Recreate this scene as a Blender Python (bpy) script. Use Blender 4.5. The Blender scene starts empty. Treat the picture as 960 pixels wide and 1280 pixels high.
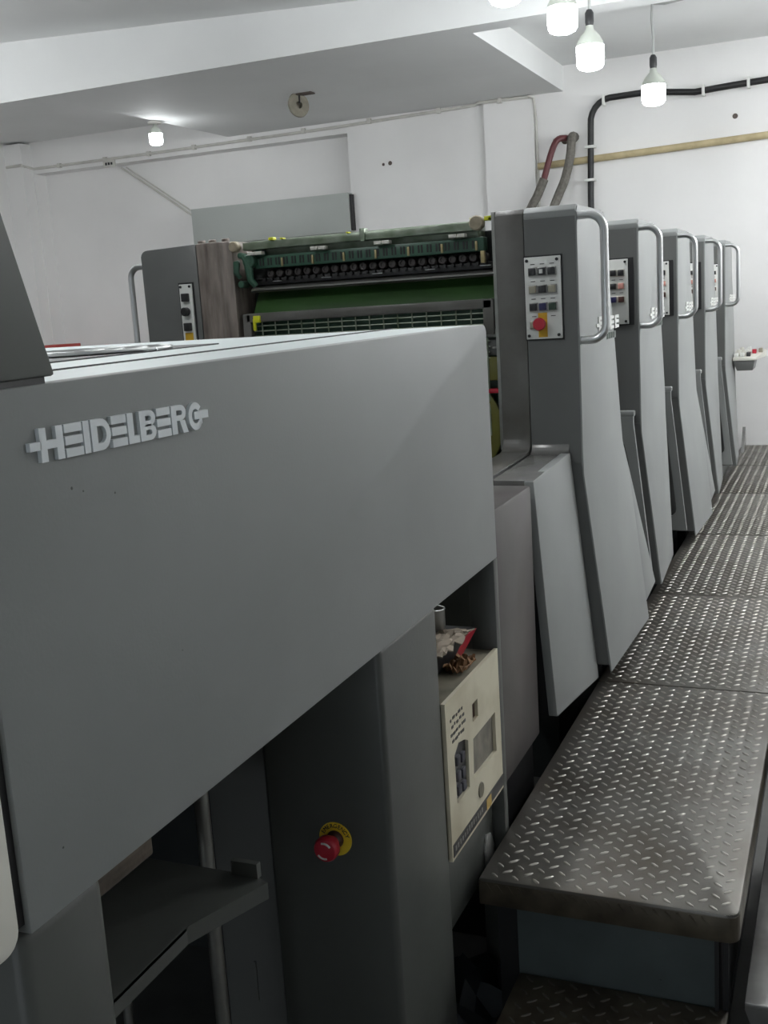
import bpy, bmesh, math, random
from mathutils import Vector, Matrix
random.seed(7)
S = bpy.context.scene
COL = S.collection
PI = math.pi
H = 1.87          # height of the lens above the shop floor; heights below are written relative to it

# ------------------------------------------------------------------ materials
def mat(name, col, rough=.5, metal=0., noise=0., nscale=6., col2=None, bump=0., bscale=60., emit=None, estr=0., spec=.5, coat=0., stretch=None, lo=.35, hi=.7):
    m = bpy.data.materials.new(name); m.use_nodes = True
    nt = m.node_tree; b = nt.nodes['Principled BSDF']
    b.inputs['Base Color'].default_value = (*col, 1)
    b.inputs['Roughness'].default_value = rough
    b.inputs['Metallic'].default_value = metal
    b.inputs['Specular IOR Level'].default_value = spec
    if coat: b.inputs['Coat Weight'].default_value = coat
    tc = nt.nodes.new('ShaderNodeTexCoord'); src = tc.outputs['Object']
    if stretch:
        mp = nt.nodes.new('ShaderNodeMapping'); mp.inputs['Scale'].default_value = stretch
        nt.links.new(src, mp.inputs['Vector']); src = mp.outputs['Vector']
    if noise or col2:
        n = nt.nodes.new('ShaderNodeTexNoise'); n.inputs['Scale'].default_value = nscale
        n.inputs['Detail'].default_value = 6
        nt.links.new(src, n.inputs['Vector'])
        r = nt.nodes.new('ShaderNodeMapRange')
        r.inputs['From Min'].default_value = lo; r.inputs['From Max'].default_value = hi
        nt.links.new(n.outputs['Fac'], r.inputs['Value'])
        mx = nt.nodes.new('ShaderNodeMix'); mx.data_type = 'RGBA'
        c2 = col2 if col2 else tuple(c * (1 - noise) for c in col)
        mx.inputs['A'].default_value = (*col, 1); mx.inputs['B'].default_value = (*c2, 1)
        nt.links.new(r.outputs['Result'], mx.inputs['Factor'])
        nt.links.new(mx.outputs['Result'], b.inputs['Base Color'])
        rr = nt.nodes.new('ShaderNodeMapRange')
        rr.inputs['To Min'].default_value = max(0, rough - .06); rr.inputs['To Max'].default_value = min(1, rough + .08)
        nt.links.new(n.outputs['Fac'], rr.inputs['Value']); nt.links.new(rr.outputs['Result'], b.inputs['Roughness'])
    if bump:
        n2 = nt.nodes.new('ShaderNodeTexNoise'); n2.inputs['Scale'].default_value = bscale; n2.inputs['Detail'].default_value = 3
        nt.links.new(tc.outputs['Object'], n2.inputs['Vector'])
        bp = nt.nodes.new('ShaderNodeBump'); bp.inputs['Strength'].default_value = bump; bp.inputs['Distance'].default_value = .004
        nt.links.new(n2.outputs['Fac'], bp.inputs['Height']); nt.links.new(bp.outputs['Normal'], b.inputs['Normal'])
    if emit:
        b.inputs['Emission Color'].default_value = (*emit, 1); b.inputs['Emission Strength'].default_value = estr
    return m

M = dict(
    wall=mat('wall paint', (.83, .825, .815), .75, noise=.07, nscale=1.2, bump=.15, bscale=25),
    ceil=mat('ceiling paint', (.79, .80, .795), .75, noise=.05, nscale=1.5, bump=.1, bscale=20),
    lowbounce=mat('grey shutter paint', (.28, .29, .29), .6, noise=.1, nscale=3),  # unseen front wall kept dark to cut light bouncing onto the hood
    floor=mat('concrete', (.16, .16, .152), .6, noise=.4, nscale=3),
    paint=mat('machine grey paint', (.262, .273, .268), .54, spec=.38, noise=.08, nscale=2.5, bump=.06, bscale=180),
    face=mat('machine dark grey paint', (.125, .129, .124), .42, noise=.12, nscale=4, bump=.08, bscale=160),  # darker than the grey of the side covers
    worn=mat('worn dark paint', (.13, .128, .12), .36, col2=(.075, .07, .06), nscale=5, bump=.2, bscale=90),
    dirty=mat('dirty brown paint', (.24, .205, .18), .55, col2=(.085, .065, .053), nscale=7, bump=.3, bscale=60, stretch=(5, 5, .8)),
    paletop=mat('pale top cover', (.52, .575, .575), .45, noise=.06, nscale=3),  # top cover paler than the other machine grey
    rub=mat('rubbed steel grey', (.30, .30, .29), .24, .4, col2=(.12, .115, .112), nscale=4),
    pinkworn=mat('rubbed reddish grey', (.105, .098, .095), .38, .1, col2=(.075, .062, .062), nscale=3),
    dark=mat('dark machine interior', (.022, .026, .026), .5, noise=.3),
    post=mat('delivery frame paint', (.085, .09, .083), .4, noise=.25, nscale=3, bump=.05, bscale=100),
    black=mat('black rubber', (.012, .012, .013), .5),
    chrome=mat('brushed steel', (.62, .63, .63), .28, 1.),
    steel=mat('dull steel', (.38, .38, .36), .38, .9, noise=.3, nscale=12),
    alu=mat('logo aluminium', (.68, .72, .735), .45, .0),
    white=mat('white panel', (.72, .73, .70), .45, noise=.06, nscale=8),
    btnblack=mat('black button', (.025, .025, .027), .35),
    inkkey=mat('grimy key knob', (.05, .043, .042), .55, noise=.4, nscale=40),
    switchgrey=mat('slate switch', (.05, .05, .065), .4),
    sticker=mat('faded yellow sticker', (.50, .34, .10), .6),
    olive=mat('olive enamel', (.15, .145, .03), .35, noise=.4, nscale=8),
    guard=mat('dark guard paint', (.062, .069, .063), .55, spec=.35, noise=.1, nscale=3),
    knobface=mat('grubby cream knob', (.36, .31, .22), .5, noise=.4, nscale=30),
    bag=mat('dark blue black film', (.008, .012, .016), .6),
    btngrey=mat('lit lens grey', (.33, .31, .24), .3),  # plain grey lens, no emission
    btnblue=mat('blue button', (.03, .03, .10), .3),
    btngreen=mat('green button', (.03, .06, .04), .3),
    btnbrown=mat('brown button', (.06, .025, .02), .35),
    btnpink=mat('pink lens', (.55, .26, .22), .35),
    red=mat('red plastic', (.46, .02, .04), .3),
    yellow=mat('yellow label', (.60, .36, .02), .5),
    ydisc=mat('yellow disc', (.88, .62, .04), .45, noise=.15, nscale=30),
    ink=mat('yellow ink', (.6, .62, .02), .35),
    green=mat('green fountain enamel', (.04, .105, .068), .35, noise=.3, nscale=9),
    gsheet=mat('green guard sheet', (.045, .11, .03), .3, col2=(.022, .05, .018), nscale=3, stretch=(1, 1, 4)),
    grail=mat('green steel rail', (.27, .31, .25), .35, .4, col2=(.12, .16, .10), nscale=14),
    cream=mat('cream enamel', (.60, .56, .43), .5, col2=(.36, .31, .20), nscale=5, lo=.45, hi=.8),
    creamtop=mat('grimy cream top', (.22, .20, .145), .6, col2=(.10, .09, .065), nscale=10),
    beige=mat('beige plastic', (.62, .61, .55), .5),
    tread=mat('tread plate steel', (.13, .125, .113), .42, .6, col2=(.075, .064, .051), nscale=4, bump=.05, bscale=40),
    lug=mat('worn bright lug', (.46, .44, .40), .38, .75, noise=.35, nscale=9),
    treadfront=mat('grimy lip steel', (.10, .085, .06), .5, .4, col2=(.04, .03, .02), nscale=14),
    riser=mat('riser plate', (.06, .076, .077), .5, noise=.3, nscale=6),
    paper=mat('grubby paper', (.30, .25, .19), .8, col2=(.27, .22, .17), nscale=18),
    cloth=mat('orange brown rag', (.24, .12, .05), .85, noise=.4, nscale=25),
    wood=mat('old wood', (.12, .095, .07), .75, col2=(.05, .04, .03), nscale=8, stretch=(8, 1, 8), bump=.4, bscale=60),
    pipew=mat('white pvc', (.62, .61, .57), .5, noise=.15, nscale=10),
    pipey=mat('cream pvc', (.52, .44, .26), .5, col2=(.40, .33, .19), nscale=12),
    hosered=mat('red hose', (.10, .018, .022), .45),
    hosegrey=mat('grey sleeve', (.16, .15, .13), .7, noise=.4, nscale=40),
    tape=mat('silver tape', (.5, .5, .48), .35, .5, noise=.5, nscale=40),
    bulb=mat('lit diffuser', (.9, .9, .9), .5, emit=(.95, .985, 1.), estr=38.),
    bulbfill=mat('lit diffuser, strong', (.9, .9, .9), .5, emit=(.96, .985, 1.), estr=150.),  # for the bulbs added to brighten the room
    bulbneck=mat('bulb neck', (.50, .53, .48), .5),
    wire=mat('grey flex', (.42, .43, .42), .6),
    orange=mat('orange print', (.5, .17, .03), .6),
    hole=mat('wall hole', (.10, .08, .07), .9),
    redpaint=mat('red paint', (.42, .05, .04), .5),
    bluegrey=mat('wall box grey', (.40, .425, .405), .45, noise=.05, nscale=3),
    brownslot=mat('brown recess', (.06, .025, .012), .6),
    rect=mat('recess interior', (.24, .22, .18), .7, col2=(.12, .11, .09), nscale=18),
    disc=mat('fibre disc', (.27, .25, .20), .8, noise=.2, nscale=20),
    brass=mat('grubby brass', (.42, .34, .18), .4, .5, noise=.3, nscale=20),
)

# ------------------------------------------------------------------ mesh helpers
class MB:
    def __init__(self): self.bm = bmesh.new()
    def _merge(self, b2):
        me = bpy.data.meshes.new('tmp'); b2.to_mesh(me); b2.free()
        self.bm.from_mesh(me); bpy.data.meshes.remove(me); return self
    def hexa(self, v, bev=0., seg=2):
        b = bmesh.new(); vs = [b.verts.new(p) for p in v]
        for f in ((0, 3, 2, 1), (4, 5, 6, 7), (0, 1, 5, 4), (1, 2, 6, 5), (2, 3, 7, 6), (3, 0, 4, 7)): b.faces.new([vs[i] for i in f])
        bmesh.ops.recalc_face_normals(b, faces=b.faces)
        if bev: bmesh.ops.bevel(b, geom=b.edges[:], offset=bev, segments=seg, profile=.5, affect='EDGES')
        return self._merge(b)
    def box(self, x0, x1, y0, y1, z0, z1, bev=0., seg=2):
        return self.hexa([(x0, y0, z0), (x1, y0, z0), (x1, y1, z0), (x0, y1, z0), (x0, y0, z1), (x1, y0, z1), (x1, y1, z1), (x0, y1, z1)], bev, seg)
    def prism(self, pts, axis, a, b_, bev=0., seg=2, off=None):
        """2D outline pushed along an axis; axis 'x': pts are (y,z), 'y': (x,z), 'z': (x,y). off(axis value side, p) may shift."""
        b = bmesh.new()
        def mk(p, t):
            if axis == 'x': return (t, p[0], p[1])
            if axis == 'y': return (p[0], t, p[1])
            return (p[0], p[1], t)
        A = [b.verts.new(mk(p, a)) for p in pts]
        B = [b.verts.new(mk(p, b_)) for p in pts]
        n = len(pts)
        b.faces.new(A); b.faces.new(list(reversed(B)))
        for i in range(n): b.faces.new((A[i], B[i], B[(i + 1) % n], A[(i + 1) % n]))
        bmesh.ops.recalc_face_normals(b, faces=b.faces)
        if bev: bmesh.ops.bevel(b, geom=b.edges[:], offset=bev, segments=seg, profile=.5, affect='EDGES')
        return self._merge(b)
    def tube(self, pts, r, n=10, cap=True):
        b = bmesh.new(); P = [Vector(p) for p in pts]; rings = []
        rr = r if isinstance(r, (list, tuple)) else [r] * len(P)
        up = None
        for i, p in enumerate(P):
            t = (P[min(i + 1, len(P) - 1)] - P[max(i - 1, 0)]).normalized()
            if up is None: up = t.orthogonal().normalized()
            up = (up - t * up.dot(t)).normalized(); s = t.cross(up)
            rings.append([b.verts.new(p + (up * math.cos(2 * PI * k / n) + s * math.sin(2 * PI * k / n)) * rr[i]) for k in range(n)])
        for i in range(len(rings) - 1):
            for k in range(n): b.faces.new((rings[i][k], rings[i][(k + 1) % n], rings[i + 1][(k + 1) % n], rings[i + 1][k]))
        if cap: b.faces.new(list(reversed(rings[0]))); b.faces.new(rings[-1])
        bmesh.ops.recalc_face_normals(b, faces=b.faces)
        return self._merge(b)
    def lathe(self, prof, origin, axis=(0, 0, 1), n=24):
        """prof: (radius, height) pairs along axis"""
        b = bmesh.new(); ax = Vector(axis).normalized(); u = ax.orthogonal().normalized(); v = ax.cross(u); o = Vector(origin)
        rings = []
        for r, h in prof:
            if r < 1e-6: rings.append([b.verts.new(o + ax * h)])
            else: rings.append([b.verts.new(o + ax * h + (u * math.cos(2 * PI * k / n) + v * math.sin(2 * PI * k / n)) * r) for k in range(n)])
        for i in range(len(rings) - 1):
            A, B = rings[i], rings[i + 1]
            for k in range(n):
                k2 = (k + 1) % n
                if len(A) == 1 and len(B) == 1: continue
                if len(A) == 1: b.faces.new((A[0], B[k2], B[k]))
                elif len(B) == 1: b.faces.new((A[k], A[k2], B[0]))
                else: b.faces.new((A[k], A[k2], B[k2], B[k]))
        if len(rings[0]) > 1: b.faces.new(rings[0])
        if len(rings[-1]) > 1: b.faces.new(rings[-1])
        bmesh.ops.recalc_face_normals(b, faces=b.faces)
        return self._merge(b)
    def cyl(self, p0, p1, r, n=20, bev=0.):
        p0 = Vector(p0); p1 = Vector(p1); L = (p1 - p0).length
        if bev: return self.lathe([(0, 0), (r - bev, 0), (r, bev), (r, L - bev), (r - bev, L), (0, L)], p0, p1 - p0, n)
        return self.lathe([(0, 0), (r, 0), (r, L), (0, L)], p0, p1 - p0, n)
    def torus(self, c, axis, R_, r, n=28, m=8):
        ax = Vector(axis).normalized(); u = ax.orthogonal().normalized(); v = ax.cross(u); c = Vector(c)
        b = bmesh.new(); rings = []
        for i in range(n):
            a = 2 * PI * i / n; d = u * math.cos(a) + v * math.sin(a)
            rings.append([b.verts.new(c + d * (R_ + r * math.cos(2 * PI * j / m)) + ax * (r * math.sin(2 * PI * j / m))) for j in range(m)])
        for i in range(n):
            A, B = rings[i], rings[(i + 1) % n]
            for j in range(m): b.faces.new((A[j], A[(j + 1) % m], B[(j + 1) % m], B[j]))
        bmesh.ops.recalc_face_normals(b, faces=b.faces)
        return self._merge(b)
    def raw(self, verts, faces, mi=0):
        me = bpy.data.meshes.new('tmp'); me.from_pydata(verts, [], faces)
        if mi: me.polygons.foreach_set('material_index', [mi] * len(me.polygons))
        self.bm.from_mesh(me); bpy.data.meshes.remove(me); return self
    def text(self, s, size, mtx, ext=.0006):
        cu = bpy.data.curves.new('tmp', 'FONT'); cu.body = s; cu.size = size; cu.extrude = ext; cu.align_x = 'CENTER'; cu.align_y = 'CENTER'
        cu.resolution_u = 3
        o = bpy.data.objects.new('tmp', cu); COL.objects.link(o)
        bpy.context.view_layer.update()
        me = bpy.data.meshes.new_from_object(o.evaluated_get(bpy.context.evaluated_depsgraph_get()))
        me.transform(mtx); self.bm.from_mesh(me)
        bpy.data.objects.remove(o); bpy.data.meshes.remove(me); bpy.data.curves.remove(cu); return self
    def build(self, name, m, parent=None, smooth=35., label=None, m2=None):
        root = parent
        while root is not None and root.parent is not None: root = root.parent
        off = Vector((0, 0, H)) - (root.location if root else Vector((0, 0, 0)))
        bmesh.ops.translate(self.bm, verts=self.bm.verts, vec=off)
        me = bpy.data.meshes.new(name); self.bm.to_mesh(me); self.bm.free()
        me.materials.append(M[m] if isinstance(m, str) else m)
        if m2: me.materials.append(M[m2])
        if smooth:
            for p in me.polygons: p.use_smooth = True
            me.set_sharp_from_angle(angle=math.radians(smooth))
        o = bpy.data.objects.new(name, me); COL.objects.link(o); o.parent = parent
        if label: o['label'] = label
        return o

def empty(name, label, cat, loc, group=None):
    o = bpy.data.objects.new(name, None); COL.objects.link(o); o.location = (loc[0], loc[1], loc[2] + H)
    o.empty_display_size = .1
    o['label'] = label; o['category'] = cat
    if group: o['group'] = group
    return o
def tag(o, label, cat, group=None):
    o['label'] = label; o['category'] = cat
    if group: o['group'] = group
    return o
def recentre(o, c):
    """a top-level mesh gets its origin at c (height relative to the lens)"""
    c = Vector((c[0], c[1], c[2] + H)); o.data.transform(Matrix.Translation(-c)); o.location = c; return o
def struct(o): o['kind'] = 'structure'; return o
def copy_tree(o, parent=None):
    c = o.copy(); COL.objects.link(c); c.parent = parent
    for ch in [x for x in o.children]: copy_tree(ch, c)
    return c
def arc(c, r, a0, a1, n=6):
    return [(c[0] + r * math.cos(math.radians(a0 + (a1 - a0) * i / n)), c[1] + r * math.sin(math.radians(a0 + (a1 - a0) * i / n))) for i in range(n + 1)]

def pieces(name, m, parent, fn, items):
    for it in items:
        b = MB(); fn(b, *it); b.build(name, m, parent)

FL = -H           # shop floor
YW = 10.05        # far wall
ZC = 1.95         # ceiling
XL, XR, YF = -8.46, 2.6, -3.2

# ------------------------------------------------------------------ the room
struct(MB().box(XL - .2, XR + .2, YF - .2, YW + .45, FL - .15, FL).build('floor', 'floor'))
w = MB()
rl, rr_, rt = -8.22, -4.446, 1.62       # shallow recess in the far wall
w.box(XL - .2, rl, YW, YW + .4, FL, 2.4)
w.box(rr_, XR + .2, YW, YW + .4, FL, 2.4)
w.box(rl, rr_, YW, YW + .4, rt, 2.4)
w.box(rl, rr_, YW + .2, YW + .4, FL, rt)
wb = struct(w.build('wall_back', 'wall'))
struct(MB().box(-3.06, -2.60, YW - .05, YW, FL, 1.72).build('trim_1', 'wall'))       # pilaster
struct(MB().box(XL, XL + .23, YW - .16, YW, FL, 1.93).build('trim_2', 'wall'))
struct(MB().box(XL - .2, XL, YF - .2, YW, FL, 2.4).build('wall_left', 'wall'))
struct(MB().box(XR, XR + .2, YF - .2, YW, FL, 2.4).build('wall_right', 'wall'))
DX0, DX1, DZ = -2.2, .5, .45             # unseen opening added behind the viewpoint, its daylight fills the near fronts
w = MB(); w.box(XL, DX0, YF - .2, YF, FL, 2.4); w.box(DX1, XR, YF - .2, YF, FL, 2.4); w.box(DX0, DX1, YF - .2, YF, DZ, 2.4)
struct(w.build('wall_front', 'lowbounce'))
pt = bpy.data.lights.new('fill_portal', 'AREA'); pt.shape = 'RECTANGLE'; pt.size = DX1 - DX0; pt.size_y = DZ - FL
pt.cycles.is_portal = True
po = bpy.data.objects.new('fill_portal', pt); COL.objects.link(po); po.location = ((DX0 + DX1) / 2, YF - .1, (DZ + FL) / 2 + H); po.rotation_euler = (PI / 2, 0, PI)
YB0, YB1 = 7.26, 7.46                    # cross beam
c = MB()
c.box(XL, XR, YB1, YW, ZC, ZC + .2)
# the bay this side of the beam falls gently from left to right
c.hexa([(XL, YF, 2.30), (-2.3, YF, 1.97), (-2.3, YB0, 1.97), (XL, YB0, 2.30), (XL, YF, 2.5), (-2.3, YF, 2.5), (-2.3, YB0, 2.5), (XL, YB0, 2.5)])
c.box(-2.3, XR, YF, YB0, 1.97, 2.3)
struct(c.build('ceiling', 'ceil', smooth=0))
struct(MB().box(XL, XR, YB0, YB1, 1.735, 2.35).build('trim_3', 'ceil', smooth=0))    # beam
struct(MB().box(-5.76, -2.335, YB1, YW, 1.735, ZC).build('trim_4', 'ceil', smooth=0))  # dropped soffit
for k, (x, z, r) in enumerate(((-.883, 1.353, .022), (-2.355, 1.335, .016), (-2.42, 1.325, .022), (-4.02, 1.30, .02), (-4.09, 1.295, .014), (-2.27, 1.325, .05), (-2.33, 1.32, .035))):
    MB().lathe([(0, 0), (r, 0), (r * .8, .004), (0, .004)], (x, YW - .001, z), (0, -1, 0), 14).build('wall_hole', 'hole', wb)

# ------------------------------------------------------------------ printing units
Y1, PITCH = 3.79, 1.145
def flare(xo, z):                       # outer skin leans outward below z=-.6
    return xo if z > -.6 else xo + (-.6 - z) * .105
def skin(b, outline, xo, thick, bev=0.):
    """a sheet on the flared side: outline of (y,z)"""
    bm = bmesh.new()
    A = [bm.verts.new((flare(xo, z), y, z)) for y, z in outline]
    B = [bm.verts.new((flare(xo, z) - thick, y, z)) for y, z in outline]
    n = len(A); bm.faces.new(A); bm.faces.new(list(reversed(B)))
    for i in range(n): bm.faces.new((A[i], B[i], B[(i + 1) % n], A[(i + 1) % n]))
    bmesh.ops.recalc_face_normals(bm, faces=bm.faces)
    if bev: bmesh.ops.bevel(bm, geom=bm.edges[:], offset=bev, segments=2, profile=.5, affect='EDGES')
    return b._merge(bm)

def make_unit(Yf, dx, label, first, wide=True):
    xo = -.848 + dx
    T = empty('printing_unit', label, 'printing press', (-1.7, Yf + .45, FL), 'printing units of the press')
    # core between the side frames
    b = MB(); b.box(-2.60, -1.05 + dx, Yf + .10, Yf + 1.0, -1.34, -.60); b.box(-2.55, -1.0 + dx, Yf + .12, Yf + .95, FL, -1.33)
    b.box(-2.45, -1.12 + dx, Yf + .16, Yf + .70, -.62, .16)
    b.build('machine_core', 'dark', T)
    # right-hand housing: dark front return
    b = MB()
    xi = -1.035 + dx
    b.prism([(Yf, -.60), (Yf, .272), (Yf + .018, .289), (Yf + .44, .289), (Yf + .44, -.60)], 'x', xi + .0015, xo - .0065)
    b.hexa([(-1.06 + dx, Yf + .004, -1.345), (flare(xo, -1.36) - .0075, Yf + .004, -1.345), (flare(xo, -1.36) - (.0075 if wide else .04), Yf + .4, -1.345), (-1.06 + dx, Yf + .4, -1.345),
            (-1.06 + dx, Yf + .004, -.601), (xo - .0075, Yf + .004, -.601), (xo - .0075, Yf + .4, -.601), (-1.06 + dx, Yf + .4, -.601)])
    b.build('front_housing', 'face', T)
    b = MB()
    b.prism([(Yf - .001, .25), (Yf - .001, .272), (Yf + .018, .2905), (Yf + .44, .2905), (Yf + .44, .28), (Yf + .03, .28), (Yf + .02, .25)], 'x', xi + .002, xo - .004, .003)
    b.build('top_cap', 'paint', T)
    # light outer side cover, flared at the foot
    b = MB()
    top = [(Yf, -.60), (Yf, .265), (Yf + .02, .285), (Yf + .46, .285), (Yf + .49, .262), (Yf + .515, .09), (Yf + .62, -.19), (Yf + .735, -.60)]
    low = [(Yf, -.60), (Yf + .735, -.60), (Yf + .79, -.80), (Yf + .81, -1.405), (Yf + .01, -1.372)]
    bm = bmesh.new(); nT = len(top)
    def ring(ol, th): return [bm.verts.new((flare(xo, z) - th, y, z)) for y, z in ol]
    # one shell: outer upper, outer lower sharing the fold edge
    if wide: full = [(Yf, .265), (Yf + .02, .285), (Yf + .46, .285), (Yf + .49, .262), (Yf + .515, .09), (Yf + .62, -.19), (Yf + .725, -.56), (Yf + .745, -.64), (Yf + .79, -.80), (Yf + .81, -1.405), (Yf + .01, -1.372), (Yf, -.64), (Yf, -.56)]
    else: full = [(Yf, .265), (Yf + .02, .285), (Yf + .46, .285), (Yf + .49, .262), (Yf + .515, .09), (Yf + .62, -.19), (Yf + .705, -.50), (Yf + .71, -.64), (Yf + .712, -.80), (Yf + .712, -1.375), (Yf + .01, -1.345), (Yf, -.64), (Yf, -.56)]
    def sx(y, z):
        if z > -.57: return xo
        if z > -.65: return xo + .0015
        return flare(xo, z) if wide or y < Yf + .3 else xo + (flare(xo, z) - xo) * .38
    O = [bm.verts.new((sx(y, z), y, z)) for y, z in full]; I = [bm.verts.new((sx(y, z) - .006, y, z)) for y, z in full]
    def cap(V, rev):
        for idx in ((0, 1, 2, 3, 4, 5, 6, 12), (12, 6, 7, 11), (11, 7, 8, 9, 10)):
            f = [V[i] for i in idx]
            bm.faces.new(list(reversed(f)) if rev else f)
    cap(O, False); cap(I, True)
    n = len(full)
    for i in range(n): bm.faces.new((O[i], I[i], I[(i + 1) % n], O[(i + 1) % n]))
    bmesh.ops.recalc_face_normals(bm, faces=bm.faces)
    rim = [e for e in bm.edges if e.verts[0] in set(O) and e.verts[1] in set(O) and abs(O.index(e.verts[0]) - O.index(e.verts[1])) in (1, n - 1)]
    bmesh.ops.bevel(bm, geom=rim, offset=.002, segments=2, profile=.5, affect='EDGES')
    b._merge(bm); side = b.build('side_cover', 'paint', T)
    # small maker's emblem and green line by the handle
    e = MB()
    for k in range(3): e.box(xo + .001, xo + .004, Yf + .32, Yf + .40, -.112 - k * .019, -.100 - k * .019)
    e.box(xo + .001, xo + .004, Yf + .27, Yf + .33, -.137, -.125); e.box(xo + .0008, xo + .0038, Yf + .31, Yf + .335, -.152, -.10)
    for u in (.42, .52, .62):
        for k in range(3): e.box(xo + .001, xo + .004, Yf + u, Yf + u + .08, -.116 - k * .019, -.104 - k * .019)
        e.box(xo + .0008, xo + .0036, Yf + u, Yf + u + .03, -.156, -.104)
    e.build('emblem', 'white', side)
    e = MB(); e.box(xo + .0005, xo + .0012, Yf + .46, Yf + .64, -.192, -.165)
    for k in range(6): e.box(xo + .001, xo + .003, Yf + .47 + k * .027, Yf + .485 + k * .027, -.19, -.168)
    e.build('emblem_line', 'btngreen', side)
    # rear foot guard
    if wide:
      b = MB(); skin(b, [(Yf + .755, -.62), (Yf + .80, -1.335), (Yf + 1.085, -1.315)], xo - .004, .03, .004)
      b.build('rear_guard', 'paint', T)
    # grab handle standing out sideways
    hx = xo + .088
    yh = Yf + .02
    path = [(xo - .03, yh, .252), (hx - .055, yh, .252)] + [(hx - .055 + .055 * math.sin(math.radians(a)), yh, .197 + .055 * math.cos(math.radians(a))) for a in range(10, 91, 10)]
    path += [(hx, yh, .02), (hx, yh, -.115)] + [(hx - .055 + .055 * math.cos(math.radians(a)), yh, -.115 - .055 * math.sin(math.radians(a))) for a in range(10, 91, 10)]
    path += [(xo - .03, yh, -.17)]
    MB().tube(path, .0145, 12).build('grab_handle', 'chrome', T)
    # inner cover strip beside the opening
    b = MB()
    b.prism([(Yf + .002, -.50)] + [(Yf - .05 + .052 * math.cos(math.radians(a)), -.50 - .055 * math.sin(math.radians(a))) for a in (15, 30, 45, 60, 75, 90)] +
            [(Yf - (.49 if first else .03), -.565), (Yf - (.49 if first else .03), -.60), (Yf + .40, -.60), (Yf + .40, .289), (Yf + .018, .289), (Yf + .002, .272)], 'x', -1.139 + dx, xi - .0015, .002)
    b.build('inner_cover', 'worn', T)
    # left column
    b = MB(); b.prism([(-2.36, -1.3), (-2.36, .272)] + [(-2.59 + .03 * math.cos(math.radians(a)), .235 + .03 * math.sin(math.radians(a))) for a in (90, 110, 130, 150, 170)] + [(-2.615, -1.3)], 'y', Yf, Yf + .42, .004)
    b.build('outer_column', 'face', T)
    b = MB(); b.prism([(-2.196, -1.3), (-2.196, .255), (-2.21, .272), (-2.357, .273), (-2.357, -1.3)], 'y', Yf - .002, Yf + .42, .005)
    b.build('column_cover', 'dirty', T)
    path = [(-2.59, Yf + .02, .205), (-2.64, Yf + .02, .205)] + [(-2.645 - .045 * math.sin(math.radians(a)), Yf + .02, .16 + .045 * math.cos(math.radians(a))) for a in range(10, 91, 16)] + [(-2.69, Yf + .02, -.1), (-2.69, Yf + .02, -.2), (-2.66, Yf + .02, -.235), (-2.6, Yf + .02, -.24)]
    MB().tube(path, .0125, 10).build('grab_handle', 'chrome', T)
    # control panel
    px0, px1 = (-1.034 + dx, -.906 + dx) if first else (-1.02 + dx, -.893 + dx)
    pz0, pz1 = -.158, .123
    p = MB()
    p.box(px0 - .004, px1 + (.004 if first else .022), Yf - .004, Yf + .002, pz0 - .005, pz1 + .005)  # black backing, reaching further right on the later units
    back = p.build('panel_backing', 'black', T)
    p = MB().box(px0, px1, Yf - .012, Yf - .003, pz0, pz1, .002).build('control_panel', 'white', T)
    for sx_ in (px0 + .01, px1 - .012):
        for sz in (pz0 + .012, pz1 - .012): MB().cyl((sx_, Yf - .011, sz), (sx_, Yf - .016, sz), .0055, 10).build('screw', 'black', p)
    rows = [(.073, ('btnblack', 'btnblack', 'btnblack')), (.013, ('btngrey', 'btnblack', 'btngrey')), (-.047, ('btnblack', 'btnblue', 'btngreen')), (-.108, ('btngrey', None, None))] if first else \
           [(.065, ('btnblack', 'btnblack', 'btnblack')), (.008, ('btngrey', 'btnblack', 'btnpink')), (-.05, ('btnblack', 'btnblue', 'btnbrown'))]
    cx = (px0 + px1) / 2
    for z, ms in rows:
        for k, mm in enumerate(ms):
            if mm is None: continue
            x = cx - .034 + k * .034
            MB().box(x - .0155, x + .0155, Yf - .017, Yf - .011, z - .015, z + .015, .001).build('button_bezel', 'steel' if first else 'beige', p)
    for z, ms in rows:
        for k, mm in enumerate(ms):
            if mm is None: continue
            x = cx - .034 + k * .034
            MB().box(x - .0125, x + .0125, Yf - .027, Yf - .014, z - .0125, z + .0125, .0025).build('button', mm, p)
    for z in ((.098, .04, -.02, -.08) if first else (.035, -.022)):
        for k in range(3): MB().box(cx - .042 + k * .034, cx - .026 + k * .034, Yf - .0128, Yf - .0115, z - .001, z + .0015).build('legend', 'btnblack', p)
    if first:
        MB().box(-.99 + dx, -.958 + dx, Yf - .0135, Yf - .011, -.152, -.068).build('yellow_label', 'yellow', p)
        MB().lathe([(0, 0), (.012, 0), (.012, .014), (.0215, .017), (.0225, .03), (.019, .036), (0, .037)], (-.981 + dx, Yf - .011, -.106), (0, -1, 0), 24).build('stop_button', 'red', p, label='red mushroom stop button')
        MB().box(cx - .007, cx + .005, Yf - .032, Yf - .026, .066, .080, .001).build('selector_lever', 'white', p)
    return T

UL = ['grey printing unit with open green ink fountain and red stop button',
      'grey printing unit directly behind the one with the red stop button',
      'third grey printing unit counting from the one with the red stop button',
      'fourth grey printing unit, next before the one with the key console',
      'last grey printing unit, with the key console on its side']
u1 = make_unit(Y1, 0., UL[0], True)
u2 = make_unit(Y1 + PITCH, .0105, UL[1], False, False)
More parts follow.
